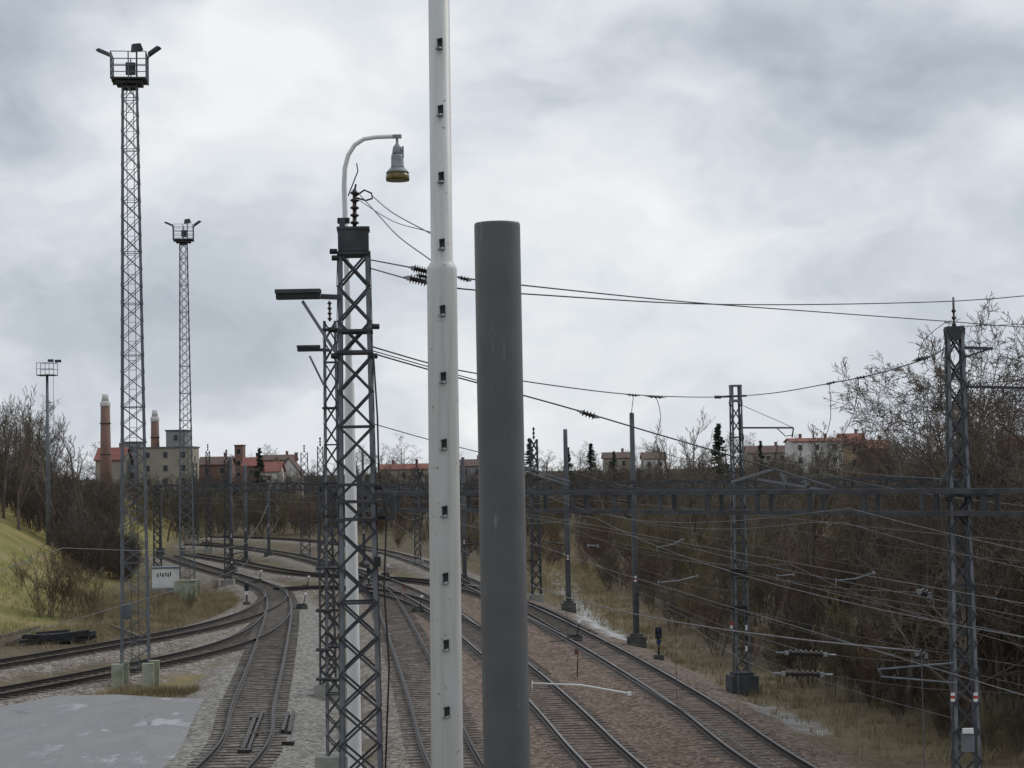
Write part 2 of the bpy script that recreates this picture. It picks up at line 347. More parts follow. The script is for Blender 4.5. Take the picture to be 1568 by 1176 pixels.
# ------------------------------------------------------------ lattice
def lattice(mb,base,H,wb,wt,n,leg,br,kind='X',yaw=0.1,ml=0,mb_=1,Lp=False,horiz=False,depth=1.0):
    bx,by,bz=base; cs,sn=math.cos(yaw),math.sin(yaw)
    def c(i,t):
        w_=(wb+(wt-wb)*t)/2; x,y=((-w_,-w_),(w_,-w_),(w_,w_),(-w_,w_))[i]; y*=depth
        return Vector((bx+x*cs-y*sn,by+x*sn+y*cs,bz+t*H))
    ax=Vector((cs,sn,0)); ay=Vector((-sn,cs,0))
    for i in range(4):
        if Lp:
            sx,sy=((1,1),(-1,1),(-1,-1),(1,-1))[i]
            a,b=c(i,0),c(i,1)
            mb.bar(a+ax*sx*leg/2,b+ax*sx*leg/2,leg,0.012,ml,ref=ay)
            mb.bar(a+ay*sy*(leg/2+.008),b+ay*sy*(leg/2+.008),leg,0.012,ml,ref=ax)
        else: mb.bar(c(i,0),c(i,1),leg,leg,ml,ref=ay)
    for i in range(4):
        j=(i+1)%4; nrm=(ay,ax,ay,ax)[i]; off=(-ay,ax,ay,-ax)[i]*(0.014 if Lp else leg*0.35)
        for k in range(n):
            t0,t1=k/n,(k+1)/n
            if kind=='X':
                mb.bar(c(i,t0)+off,c(j,t1)+off,br,0.012,mb_,ref=nrm); mb.bar(c(j,t0)+off*1.9,c(i,t1)+off*1.9,br,0.012,mb_,ref=nrm)
            else:
                if (k+i)%2: mb.bar(c(i,t0)+off,c(j,t1)+off,br,0.015,mb_,ref=nrm)
                else: mb.bar(c(j,t0)+off,c(i,t1)+off,br,0.015,mb_,ref=nrm)
            if horiz and k%horiz==0: mb.bar(c(i,t0)+off*0.5,c(j,t0)+off*0.5,br,0.012,mb_,ref=nrm)
    return c
GZ=-0.3
def flood_tower(px,ybase,ytop,wt,wb,n,z0=GZ,pw=1.45):
    g=G(px,ybase,z0); Y=g.y; zt=D(px-10,ytop,Y).z
    X=g.x; mb=MB(); H=zt-1.15-z0
    lattice(mb,(X,Y,z0+0.9),H-0.9,wb,wt,n,0.065,0.030,'X',0.12,0,0,horiz=3)
    for dx in(-1,1):
        for dy in(-1,1): mb.box((X+dx*(wb/2+0.08),Y+dy*(wb/2+.08),z0+0.4),(0.46,0.46,1.4),2,0.12)
    for sx in(-0.15,0.15): mb.bar((X+sx,Y,z0+1),(X+sx,Y,z0+H),0.025,0.025,1)
    for k in range(int(H/0.4)-3): mb.bar((X-.15,Y,z0+1.2+k*.4),(X+.15,Y,z0+1.2+k*.4),0.018,0.018,1)
    zp=z0+H; h=pw/2
    mb.box((X,Y,zp+0.05),(pw,pw,0.07),1,0.12); mb.box((X,Y,zp-0.08),(pw*0.75,pw*0.75,0.12),1,0.12); mb.box((X,Y,zp-0.25),(wt*1.15,wt*1.15,0.1),1,0.12)
    cs,sn=math.cos(.12),math.sin(.12)
    cor=[Vector((X+a*cs-b*sn,Y+a*sn+b*cs,0)) for a,b in((-h,-h),(h,-h),(h,h),(-h,h))]
    for i in range(4):
        a,b=cor[i],cor[(i+1)%4]
        for t in(0,0.5):
            q=a.lerp(b,t); mb.bar((q.x,q.y,zp),(q.x,q.y,zp+1.15),0.045,0.045,0)
        for zz in(0.3,0.6,0.85,1.15): mb.bar((a.x,a.y,zp+zz),(b.x,b.y,zp+zz),0.03,0.03,0)
    def lamp(c,tilt,yaw,sz=(.62,.42,.13)):
        R=Matrix.Rotation(yaw,3,'Z')@Matrix.Rotation(tilt,3,'Y'); vs=[]
        for z,q in((-sz[2]/2,1.0),(sz[2]/2,.75)):
            for x,y in((-1,-1),(1,-1),(1,1),(-1,1)): vs.append(Vector(c)+R@Vector((x*sz[0]/2*q,y*sz[1]/2*q,z)))
        mb.add(vs,[(3,2,1,0),(4,5,6,7),(0,1,5,4),(1,2,6,5),(2,3,7,6),(3,0,4,7)],3)
    lamp((X-h-0.35,Y,zp+1.28),0.42,0); lamp((X+h+0.32,Y-0.1,zp+1.28),-0.6,0); lamp((X+.3,Y,zp+1.45),-.15,.4,(.45,.4,.3))
    mb.bar((X-h,Y,zp+1.0),(X-h-0.2,Y,zp+1.2),0.05,0.05,1); mb.bar((X+h,Y,zp+0.9),(X+h+.2,Y-0.1,zp+1.2),0.05,0.05,1); mb.bar((X+.3,Y,zp+.1),(X+.3,Y,zp+1.4),0.06,0.06,1)
    mb.box((X-.3,Y-.2,z0+3.2),(0.35,0.25,0.6),0,0.12); mb.box((X+.1,Y-.3,zp+.5),(0.4,0.2,0.5),1,0.12)
    mb.obj('floodlight_tower',[M_tow,M_galvd,M_moss,M_galvd])
flood_tower(208,1055,84,0.58,1.1,34)
flood_tower(287,912,345,0.52,1.05,38)
def flood_pole(px,ytop,Y,z0):
    p=D(px,ytop,Y); X=p.x; zt=p.z; mb=MB()
    mb.tube([(X,Y,z0),(X,Y,zt-0.9)],[0.2,0.11],8,0); h=0.7
    mb.box((X,Y,zt-1.0),(1.4,1.4,0.08),1)
    for a in(-h,0,h):
        for b in(-h,h): mb.bar((X+a,Y+b,zt-1),(X+a,Y+b,zt),0.04,0.04,0)
    for b in(-h,h):
        for zz in(.5,1.0): mb.bar((X-h,Y+b,zt-1+zz),(X+h,Y+b,zt-1+zz),.04,.04,0)
    mb.box((X+.9,Y,zt+.15),(.5,.4,.2),1,.3); mb.box((X+.3,Y,zt+.2),(.4,.4,.2),1); mb.bar((X+h,Y,zt),(X+.9,Y,zt+.1),.05,.05,0)
    mb.tube([(X+.5,Y,z0+.5),(X+.5,Y,zt-1)],.02,5,0)
    mb.obj('floodlight_pole',[M_tow,M_galvd])
flood_pole(72,556,160,3.0)
# ---- near white mast
mb=MB(); Y=12.8; X=D(680,718,Y).x; zc=D(675,411,Y).z
pts=[(X,Y,-0.3)];rs=[0.115]
pts+=[(X,Y,zc-0.05),(X,Y,zc-0.01),(X,Y,zc+0.005),(X,Y,zc+0.03),(X,Y,zc+0.045),(X,Y,13.2),(X,Y,13.21)]; rs+=[0.0985,0.0985,0.096,0.082,0.072,0.068,0.0]
pts=[(p[0]+(p[2]-8.5)*0.006,p[1],p[2]) for p in pts]
mb.tube(pts,rs,28,0)
mb.tube([(X-.05,Y,-0.3),(X-.05,Y,0.0)],0.25,16,1)
for k in range(-14,14):
    py=72+k*101.6; p=D(675+(py-72)*0.0118,py,Y); z=p.z
    if z<0.8 or z>13: continue
    xx=X+(z-8.5)*0.006; r=0.098 if z<zc else 0.070
    mb.box((xx+0.006,Y-r+0.002,z),(0.034,0.03,0.066),2)
    mb.bar((xx-0.014,Y-r-0.02,z+0.028),(xx+0.024,Y-r-0.02,z+0.036),0.012,0.012,2)
    mb.bar((xx-0.016,Y-r-0.012,z-0.032),(xx+0.012,Y-r-0.03,z-0.024),0.03,0.012,1)
wp=bpy.data.materials.new('chipped_white_paint'); wp.use_nodes=True; nt=wp.node_tree; N=nt.nodes; L=nt.links; B=N['Principled BSDF']; tc=N.new('ShaderNodeTexCoord')
a=nz(1.4,6); b=nz(16,6,0.7)
mp=N.new('ShaderNodeMapping'); mp.inputs['Scale'].default_value=(30,30,1.5); L.new(tc.outputs['Object'],mp.inputs['Vector'])
st=N.new('ShaderNodeTexNoise'); st.inputs['Scale'].default_value=1; st.inputs['Detail'].default_value=6; L.new(mp.outputs[0],st.inputs['Vector'])
c1=ramp(a,[(0.3,(0.50,0.505,0.49)),(0.7,(0.58,0.59,0.58))]); c1=mix(0.35,c1,ramp(st.outputs['Fac'],[(0.35,(0.40,0.39,0.36)),(0.55,(0.60,0.61,0.60))])); chip=ramp(b,[(0.645,(0,0,0)),(0.67,(1,1,1))])
rg=N.new('ShaderNodeRGB'); rg.outputs[0].default_value=(0.20,0.15,0.11,1); sp=N.new('ShaderNodeSeparateColor'); L.new(chip,sp.inputs[0])
L.new(mix(sp.outputs[0],c1,rg.outputs[0]),B.inputs['Base Color']); B.inputs['Roughness'].default_value=0.45
mb.obj('white_climbing_mast',[wp,M_lampg,M_dark])
# ---- dark grey post
mb=MB(); Y=6.0; zt=D(760,342,Y).z; X=D(768,718,Y).x
ptsz=[-0.3,2,4,6,8,zt-0.012,zt-0.004,zt,zt-0.003,zt-0.02]; rs=[0.0715,0.0715,0.0714,0.0712,0.071,0.0708,0.0704,0.069,0.064,0.0]
mb.tube([(X,Y,z) for z in ptsz],rs,48,0,cap=False)
gp=bpy.data.materials.new('scuffed_grey_paint'); gp.use_nodes=True; nt=gp.node_tree; N=nt.nodes; L=nt.links; B=N['Principled BSDF']; tc=N.new('ShaderNodeTexCoord')
mp=N.new('ShaderNodeMapping'); mp.inputs['Scale'].default_value=(45,45,5); L.new(tc.outputs['Object'],mp.inputs['Vector'])
n=N.new('ShaderNodeTexNoise'); n.inputs['Scale'].default_value=1; n.inputs['Detail'].default_value=8; n.inputs['Roughness'].default_value=0.7; L.new(mp.outputs[0],n.inputs['Vector'])
c1=ramp(nz(7,6),[(0.3,(0.078,0.080,0.084)),(0.7,(0.104,0.106,0.109))]); sc=ramp(n.outputs['Fac'],[(0.61,(0,0,0)),(0.67,(1,1,1))]); sp=N.new('ShaderNodeSeparateColor'); L.new(sc,sp.inputs[0])
q=N.new('ShaderNodeMath'); q.operation='MULTIPLY'; q.inputs[1].default_value=0.5; L.new(sp.outputs[0],q.inputs[0])
rg=N.new('ShaderNodeRGB'); rg.outputs[0].default_value=(0.25,0.255,0.26,1); L.new(mix(q.outputs[0],c1,rg.outputs[0]),B.inputs['Base Color']); B.inputs['Roughness'].default_value=0.5
mb.obj('grey_steel_post',[gp])
# ---- front gantry mast
mats_m=[M_galv,M_galvd,M_dark,M_ins,M_conc,M_whitep,M_red]
mb=MB(); Y=36; pt=D(541,350,Y); X=pt.x; H=pt.z+0.3
lattice(mb,(X,Y,-0.3),H-0.45,0.80,0.56,20,0.07,0.042,'X',0.06,0,1,True,5)
mb.box((X,Y,pt.z-0.24),(0.56,0.56,0.40),1,0.06); mb.box((X,Y,pt.z-0.02),(0.60,0.60,0.05),1,0.06)
mb.box((X,Y,0.0),(1.3,1.3,0.7),4,0.06)
def at(px,py,Y_): return D(px,py,Y_)
mb.ins(at(543,347,36),at(543,290,36),0.085,5,3); mb.tube([at(543,292,36),at(545,282,36)],0.02,6,2)
mb.box(at(526,338,35.9),(0.22,0.1,0.1),2); mb.box(at(524,345,35.8),(0.1,0.1,0.25),1)
for py,wd in((390,50),(508,54),(540,54),(742,66),(768,68),(795,68)):
    c_=at(541+(py-350)*0.0185,py,36); mb.box(c_,(wd*36/3000,0.74,0.05),1,0.06)
for px,py in((510,385),(513,395),(508,505),(512,545),(572,545),(575,500),(580,745),(583,790)):
    mb.tube([at(px-5,py,35.6),at(px+6,py,35.6)],0.05,8,2)
mb.bar(at(575,758,35.7),at(604,758,35.7),0.12,0.1,1); mb.bar(at(575,792,35.7),at(604,794,35.7),0.10,0.08,1); mb.bar(at(602,758,35.7),at(602,794,35.7),0.10,0.08,1); mb.bar(at(578,792,35.7),at(602,760,35.7),0.06,0.06,1)
mb.tube([at(545,300,36),at(558,291,36),at(569,296,36),at(570,304,36),at(560,307,36),at(546,303,36)],0.018,6,2)
mb.tube([at(572,545,35.5),at(578,640,35.5),at(580,720,35.5),at(592,790,35.5),at(588,900,35.5),at(596,1020,35.5),at(590,1180,35.5)],0.018,6,2)
mb.tube([at(533,300,36),at(548,262,36),at(546,250,36)],0.012,5,2)
mb.box(at(578,860,35.55),(0.12,0.03,0.18),2)
def trough(Y_,x0,x1,y0,xm,bx,by_,sx):
    a=at(x0,y0,Y_); b=at(x1,y0,Y_); z=a.z
    mb.box(((a.x+b.x)/2,Y_,z),((b.x-a.x),0.3,0.07*sx),1); mb.box(((a.x+b.x)/2,Y_,z-0.09*sx),((b.x-a.x)*0.96,0.24,0.10*sx),2)
    mb.bar((b.x,Y_,z-0.1*sx),(at(xm,y0,Y_).x,Y_,z-0.12*sx),0.09,0.09,1)
    mb.bar(at(bx,y0+14,Y_),at(xm-8,by_,Y_),0.055,0.055,0)
trough(35.6,422,491,447,522,463,540,1.0)
mb.obj('lattice_mast',mats_m)
# ---- rear gantry mast
mb=MB(); Y=57; pt=D(505,492,Y); X=pt.x
lattice(mb,(X,Y,-0.3),pt.z+0.3,0.52,0.34,22,0.055,0.04,'X',0.06,0,1,True,4)
mb.box((X,Y,0.0),(1.1,1.1,0.7),4); mb.ins((X,Y,pt.z),(X,Y,pt.z+0.6),0.07,4,3)
trough(56.7,455,490,531,505,474,592,1.0)
for py in(505,625,740,790,870,990,1040): mb.box(D(507+(py-500)*0.018,py,Y),(0.56,0.5,0.06),2)
for py in(870,935,995,1040): mb.tube([D(484,py,56.6),D(505,py,56.6)],0.05,7,1)
mb.obj('lattice_mast',mats_m)
# ---- street lamp
mb=MB(); Y=37.6; X=D(531,345,Y).x
pts=[(X,Y,-0.3),(X,Y,3),(X,Y,6.5),(X,Y,10.2),(X,Y,10.3),(X,Y,11.6)]; rs=[0.14,0.135,0.12,0.10,0.07,0.055]
arc=[D(px,py,Y) for px,py in((527,285),(528,258),(533,238),(543,222),(557,213),(575,210),(600,209),(611,209))]
mb.tube(pts+[tuple(a) for a in arc],rs+[0.048,0.045,0.043,0.042,0.04,0.04,0.04,0.04],14,0)
mb.box(D(608,209,Y),(0.17,0.08,0.07),1)
c_=D(608,215,Y)
def lathe(prof,mi): mb.tube([(c_.x,Y,D(608,y,Y).z) for y,_ in prof],[r for _,r in prof],18,mi)
lathe([(209,0.02),(220,0.03),(222,0.05),(226,0.085),(232,0.095),(237,0.10)],1)
lathe([(237,0.115),(240,0.12),(255,0.125),(257,0.135)],1)
lathe([(257,0.135),(261,0.19),(265,0.225)],1)
lathe([(265,0.215),(272,0.232),(277,0.225)],2)
mb.box((c_.x+0.11,Y-.02,D(608,233,Y).z),(0.035,0.05,0.22),1)
mb.box((X,Y,0),(0.7,0.7,0.7),3)
mb.obj('street_lamp',[M_whitep,M_lampg,M_amber,M_conc])
# ---- right mast
mb=MB(); Y=42; pt=D(1461,503,Y); X=pt.x
lattice(mb,(X,Y,-0.3),pt.z+0.3,0.58,0.34,19,0.06,0.04,'X',-0.05,0,1,True,5)
mb.box((X,Y,pt.z-0.1),(0.36,0.36,0.28),1); mb.ins((X,Y,pt.z),(X,Y,pt.z+0.45),0.05,3,3); mb.tube([(X,Y,pt.z+.4),(X,Y,D(1461,455,Y).z)],0.025,6,0)
mb.box((X,Y,-0.1),(1.1,1.1,0.9),4)
for py,x1 in((532,1520),(592,1568)): mb.bar(D(1474,py,Y),D(x1,py+2,Y),0.06,0.06,1)
mb.bar(D(1475,548,Y),D(1518,533,Y),0.04,0.04,1)
for py in(758,784): mb.box(D(1469,py,Y),(0.56,0.56,0.07),1)
mb.bar(D(1440,742,41.8),D(1462,700,41.8),0.06,0.06,1); mb.tube([D(1482,800,41.6),D(1478,880,41.6),D(1482,1000,41.6)],0.015,5,2)
for px in(1459,1494):
    for j,mi in((0,5),(1,6),(2,5)): mb.box(D(px,1063+j*4.5,41.6),(0.085,0.02,0.06),mi)
mb.box(D(1482,1137,41.5),(0.26,0.12,0.38),0); mb.box(D(1482,1119,41.4),(0.22,0.1,0.10),5)
mb.box(D(1508,760,41.7),(0.35,0.1,0.06),2); mb.tube([D(1498,758,41.7),D(1518,758,41.7)],0.05,7,2)
for a,b,r in(((1345,1025),(1462,1015),.022),((1350,1036),(1465,1046),.020),((1345,1025),(1350,1036),.02)): mb.tube([D(*a,41.5),D(*b,41.7)],r,8,0)
mb.obj('lattice_mast',mats_m)
# ---- mid mast (1130)
mb=MB(); g=G(1137,1064,-0.3); Y=g.y; X=g.x; pt=D(1125,590,Y)
lattice(mb,(X,Y,0.1),pt.z-0.75,0.58,0.40,16,0.065,0.045,'Z',0.15,0,1,True,2)
for sx in(-1,1): mb.box((X+sx*0.16,Y,pt.z-0.3),(0.07,0.4,0.6),0,0.15)
mb.box((X,Y,pt.z-0.02),(0.42,0.42,0.07),0,.15); mb.box((X,Y,pt.z-0.6),(0.42,0.42,0.1),0,.15)
mb.box((X,Y,0.05),(1.05,0.95,0.8),1,0.15); mb.box((X,Y,0.5),(0.75,0.7,0.15),1,0.15)
mb.bar(D(1094,608,Y),D(1143,606,Y),0.08,0.08,1)
mb.tube([D(1094,608,Y),D(1104,608,Y)],0.06,7,2)
mb.tube([D(1133,655,Y),D(1215,655,Y)],0.035,7,1); mb.tube([D(1215,655,Y),D(1213,670,Y)],0.03,6,1)
mb.tube([D(1190,656,Y),D(1203,668,Y),D(1214,666,Y)],0.02,6,1); mb.bar(D(1134,640,Y),D(1134,740,Y),.05,.05,1)
for py in(735,875,930): mb.box(D(1131,py,Y-0.3),(0.65,0.1,0.12),2)
for j in range(3): mb.tube([D(1118,872+j*4,Y-.35),D(1146,872+j*4,Y-.35)],0.03,6,2)
for j,mi in((0,6),(1,5)): mb.box(D(1120,955+j*5,Y-.35),(0.10,0.02,0.11),mi)
for j in range(4): mb.box(D(1143,945+j*16,Y-.3),(0.08,0.02,0.2),5 if j%2 else 2)
mb.obj('catenary_mast',mats_m)
# ---- pole masts
def pole_mast(px,yb,yt,wpx,arms=(),col=M_tow):
    g=G(px,yb,-0.3); Y=g.y; X=g.x; pxb=px-(yb-yt)*0.0185; zt=D(pxb,yt,Y).z; mb=MB(); r=wpx*Y/3000/2
    mb.tube([(X,Y,-0.3),(X,Y,zt-0.1),(X,Y,zt)],[r*1.25,r*0.9,r*0.85],12,0)
    mb.box((X,Y,0.0),(0.9,0.9,0.7),4); mb.box((X,Y,0.42),(0.6,0.6,0.14),4)
    for dy,ln in arms:
        p=D(px-(yb-dy)*0.0185,dy,Y); z=p.z; s=1 if ln>0 else -1
        mb.tube([(X,Y,z),(X+ln,Y,z+0.25)],0.035,7,1); mb.tube([(X,Y,z-0.9),(X+ln*0.85,Y,z+0.15)],0.03,7,1)
        mb.ins((X+s*0.25,Y,z+.03),(X+s*0.7,Y,z+0.12),0.08,4,3); mb.ins((X+s*.25,Y,z-.7),(X+s*.6,Y,z-.4),0.08,4,3)
    for j,mi in((0,5),(1,6),(2,5)): mb.box((X,Y-r-.03,3.2-j*.09),(0.12,.03,.085),mi)
    mb.obj('pole_mast',[col,M_galvd,M_dark,M_ins,M_concd,M_whitep,M_red])
pole_mast(975,995,632,8,((770,-1.2),))
pole_mast(871,940,657,7,((835,-1.5),))
pole_mast(712,900,700,6,((835,1.5),))
pole_mast(355,880,700,5,((745,1.2),))
pole_mast(377,865,712,5)
pole_mast(246,850,735,4)
pole_mast(412,855,735,4)
pole_mast(558,872,690,4)
def small_lattice(px,yb,yt,w=0.45,arms=(),n=14):
    g=G(px,yb,-0.3); Y=g.y; X=g.x; zt=D(px-(yb-yt)*0.0185,yt,Y).z; mb=MB()
    lattice(mb,(X,Y,-0.3),zt+0.1,w*1.2,w*0.8,n,0.08,0.06,'X',0.1,1,1)
    mb.box((X,Y,0),(1,1,.7),4); mb.ins((X,Y,zt-.2),(X,Y,zt+.6),.1,3,3)
    for py,ln in arms:
        z=D(px,py,Y).z
        mb.tube([(X,Y,z),(X+ln,Y,z+0.3)],0.045,6,1); mb.tube([(X,Y,z-1),(X+ln*.85,Y,z+.2)],0.035,6,1); mb.ins((X+ln*.12,Y,z+.03),(X+ln*.3,Y,z+.1),.1,4,3)
    mb.obj('catenary_mast',mats_m)
small_lattice(822,925,668,0.5,((735,1.6),(860,-1.5)))
small_lattice(468,856,690,0.8,((740,1.8),(800,-2)))
small_lattice(320,848,688,0.5,((745,2),(800,2)))
small_lattice(349,900,700,0.4,((850,1.6),))
small_lattice(493,880,680,0.55,((800,-2),))
small_lattice(300,838,706,0.5,((760,2),))
small_lattice(640,868,712,0.45,((760,2),))
# ---- gantries
def gantry(pL,YL,pR,YR,zt,dep,wid,nseg,legs=(),vert=0.09,diag=False):
    mb=MB(); a=D(pL,740,YL); b=D(pR,740,YR); a.z=b.z=zt; d=(b-a).normalized(); nn=Vector((-d.y,d.x,0))
    for s in(-wid/2,wid/2):
        o=nn*s
        mb.bar(a+o,b+o,vert*0.9,vert*1.2,0); mb.bar(a+o-Vector((0,0,dep)),b+o-Vector((0,0,dep)),vert*0.9,vert,0)
        for k in range(nseg+1):
            p=a.lerp(b,k/nseg)+o; mb.bar(p,p-Vector((0,0,dep)),vert*1.3,vert*.5,0,ref=tuple(nn))
            if diag and k<nseg:
                q=a.lerp(b,(k+1)/nseg)+o; 
                mb.bar(p,q-Vector((0,0,dep)),vert*.5,vert*.5,0)
    for k in range(nseg*2):
        p=a.lerp(b,k/nseg/2); q=a.lerp(b,(k+1)/nseg/2); s=1 if k%2 else -1
        mb.bar(p+nn*s*wid/2+Vector((0,0,.03)),q-nn*s*wid/2+Vector((0,0,.03)),vert*.5,vert*.5,0)
    for px in legs:
        t=(px-pL)/(pR-pL); p=a.lerp(b,t); lattice(mb,(p.x,p.y,-.3),zt+.3,.6,.45,14,.07,.05,'X',0.1,0,0)
        mb.box((p.x,p.y,0),(1,1,.7),1)
    mb.obj('signal_gantry',[M_galvd,M_conc])
gantry(500,58,1720,38.5,7.86,0.47,0.5,17)
gantry(498,76,1460,60,7.98,0.26,0.5,22,(498,),0.06,True)
gantry(240,150,560,140,7.75,0.5,0.8,16,(240,),0.10,True)
mb=MB(); Y=60
for (x0,y0),(x1,y1) in(((1120,738),(1185,718)),((1185,718),(1280,748)),((1160,734),(1275,752)),((1195,722),(1205,742)),((1230,733),(1238,747))):
    mb.bar(D(x0,y0,Y),D(x1,y1,Y),0.10,0.07,0)
mb.obj('stay_arm',[M_galv])
mb=MB()
for (x0,y0),(x1,y1) in(((808,716),(872,737)),((812,724),(870,742)),((808,716),(812,724))): mb.bar(D(x0,y0,66),D(x1,y1,66),0.10,0.07,0)
mb.obj('stay_arm',[M_galv])
# ------------------------------------------------------------ wires
mb=MB()
def wire(pts,r=0.013,mi=0,st=1.0):
    c_=catmull([D(px,py,Y) for px,py,Y in pts],st); mb.tube(c_,r,5,mi,False)
wire([(568,398,36),(632,410,30)],.012); wire([(568,411,36),(624,427,29)],.012)
wire([(645,412,26),(705,425,26),(850,442,29),(1060,463,34),(1260,478,38),(1450,492,42),(1568,501,45),(1700,510,48)],.011)
wire([(640,430,26),(705,442,26),(850,453,29),(1060,465,34),(1260,466,38),(1461,461,42),(1568,453,43),(1700,440,44)],.011)
wire([(570,531,36),(660,557,40),(730,572,44),(860,592,52),(965,604,60),(1060,608,68),(1122,607,73),(1190,601,65),(1270,587,58),(1340,573,52),(1420,548,45),(1455,527,42)],.016)
wire([(570,541,36),(660,567,36),(800,605,36),(900,633,36),(1000,663,37),(1120,698,38),(1280,748,40)],.014)
wire([(570,537,36),(700,574,36),(800,602,36)],.010)
wire([(568,648,36),(660,674,40),(740,694,44)],.010); wire([(570,300,36),(600,325,33),(660,358,28)],.009); wire([(549,296,36),(580,330,33),(610,362,30),(662,400,26)],.009)
wire([(549,306,36),(600,338,33),(662,356,28)],.007)
for a in([(1270,587),(1272,640),(1262,675)],[(1315,580),(1308,630),(1290,668)],[(1005,609),(1012,640),(1000,690)],[(970,606),(966,640)],[(1450,492),(1415,520),(1405,552)],[(1455,490),(1440,560),(1445,640)]):
    wire([(x,y,56) for x,y in a],.010)
for a,b in(((1135,620),(1215,655)),((1280,690),(1568,742)),((1475,500),(1620,494)),((1475,560),(1620,600)),((1475,590),(1620,575)),((1000,690),(1130,725))):
    wire([(*a,60),(*b,60)],.009)
def along(ti,y0,y1,zc=5.6,zm=7.1,shift=0.0,ph=0.0):
    pts=[p for p in tracks[ti] if y0<=p.y<=y1]; pts=pts[::5]
    if len(pts)<3: return
    s=0; C=[];Mm=[];prev=pts[0]
    for k,p in enumerate(pts):
        s+=(p-prev).length; prev=p
        u=((s+ph)%55)/55; zmm=zm-0.95*4*u*(1-u)*0.9
        C.append(Vector((p.x+shift,p.y,zc))); Mm.append(Vector((p.x+shift,p.y,zmm)))
        if k%3==0: mb.tube([C[-1],Mm[-1]],0.005,3,1,False)
    mb.tube(C,0.008,4,1,False); mb.tube(Mm,0.008,4,1,False)
along(0,14,260,ph=20); along(1,14,260,ph=10); along(2,14,260,ph=0); along(3,14,160,ph=30); along(7,90,230); along(6,70,120)
along(0,14,220,6.6,8.2,3.4,5); along(1,14,180,6.3,7.6,2.2,30); along(0,25,120,4.6,5.2,2.6,15)
for a,b in(((598,985,60),(960,1003,70)),((600,905,70),(900,930,90)),((960,890,80),(1568,1050,45)),((975,800,90),(1568,905,50)),((975,905,94),(1240,1000,46)),((1275,1003,46),(1480,1010,42)),((1270,1035,46),(1568,1062,42)),
            ((600,870,80),(880,880,110)),((1145,800,73),(1568,860,50)),((1145,935,73),(1568,1020,45)),((600,940,60),(1120,1000,73)),((1145,700,73),(1475,735,42)),((1140,1000,73),(1460,1100,42)),((960,895,94),(880,830,117)),((1310,1040,42),(1314,1180,42)),((990,770,60),(1140,850,73)),((1130,1010,60),(1131,1180,58)),
            ((970,840,94),(1460,935,42)),((1420,908,45),(1700,985,38)),((1150,880,73),(1405,907,45)),((1020,930,80),(1190,998,46)),((1060,960,80),(1185,1031,46)),((1490,800,42),(1700,850,38)),((980,870,94),(1120,905,73)),((1480,900,42),(1700,960,36))):
    wire([a,((a[0]+b[0])/2,(a[1]+b[1])/2+6,(a[2]+b[2])/2),b],.007,1,3)
mb.obj('overhead_wires',[M_wire,M_wirel])
def insul(name,a,b,Y,r,n=6,col=M_ins,ends=True):
    m=MB(); A=D(*a,Y); Bp=D(*b,Y); d=(Bp-A)
    m.ins(A+d*.2,A+d*.8,r,n,0); m.tube([A,A+d*.2],r*.25,6,1); m.tube([A+d*.8,Bp],r*.25,6,1)
    m.box(A+d*.18,(r*.9,)*3,1); m.box(A+d*.82,(r*.9,)*3,1); m.obj(name,[col,M_lampg])
insul('strain_insulator',(618,424),(662,434),28,.07,6); insul('strain_insulator',(626,409),(662,418),26,.06,6)
insul('strain_insulator',(636,421),(660,425),24,.04,5)
insul('strain_insulator',(1188,999),(1280,1003),46,.10,7); insul('strain_insulator',(1183,1031),(1275,1033),46,.10,7)
insul('strain_insulator',(884,629),(918,640),36,.07,4); insul('strain_insulator',(1396,553),(1428,545),46,.06,5)
insul('strain_insulator',(700,424),(722,430),26,.04,3)
insul('strain_insulator',(1262,589),(1282,584),56,.05,3); insul('strain_insulator',(1306,580),(1330,576),52,.05,3); insul('strain_insulator',(958,604),(980,606),60,.05,3); insul('strain_insulator',(988,607),(1020,609),62,.05,3)
insul('strain_insulator',(1405,905),(1425,912),45,.12,2); insul('strain_insulator',(1402,1000),(1420,1006),45,.11,2)
def arm(pts,Y,r,col=M_lampg):
    m=MB(); m.tube([D(*p,Y) for p in pts],r,8,0); p=D(*pts[0],Y); m.tube([p+Vector((0,0,.06)),p-Vector((0,0,.2))],r*.8,6,0)
    q=D(*pts[-1],Y); m.box(q,(r*4,)*3,0); m.obj('registration_arm',[col])
arm([(815,1046),(890,1049),(964,1062)],50,.022,M_whitep); arm([(1008,892),(1040,889),(1068,882)],70,.024); arm([(1280,889),(1310,886),(1338,877)],60,.022)
arm([(1006,838),(1030,834),(1045,826)],80,.024); arm([(1190,882),(1215,880)],75,.024); arm([(600,870),(560,862)],90,.03); arm([(900,835),(915,836)],90,.03)
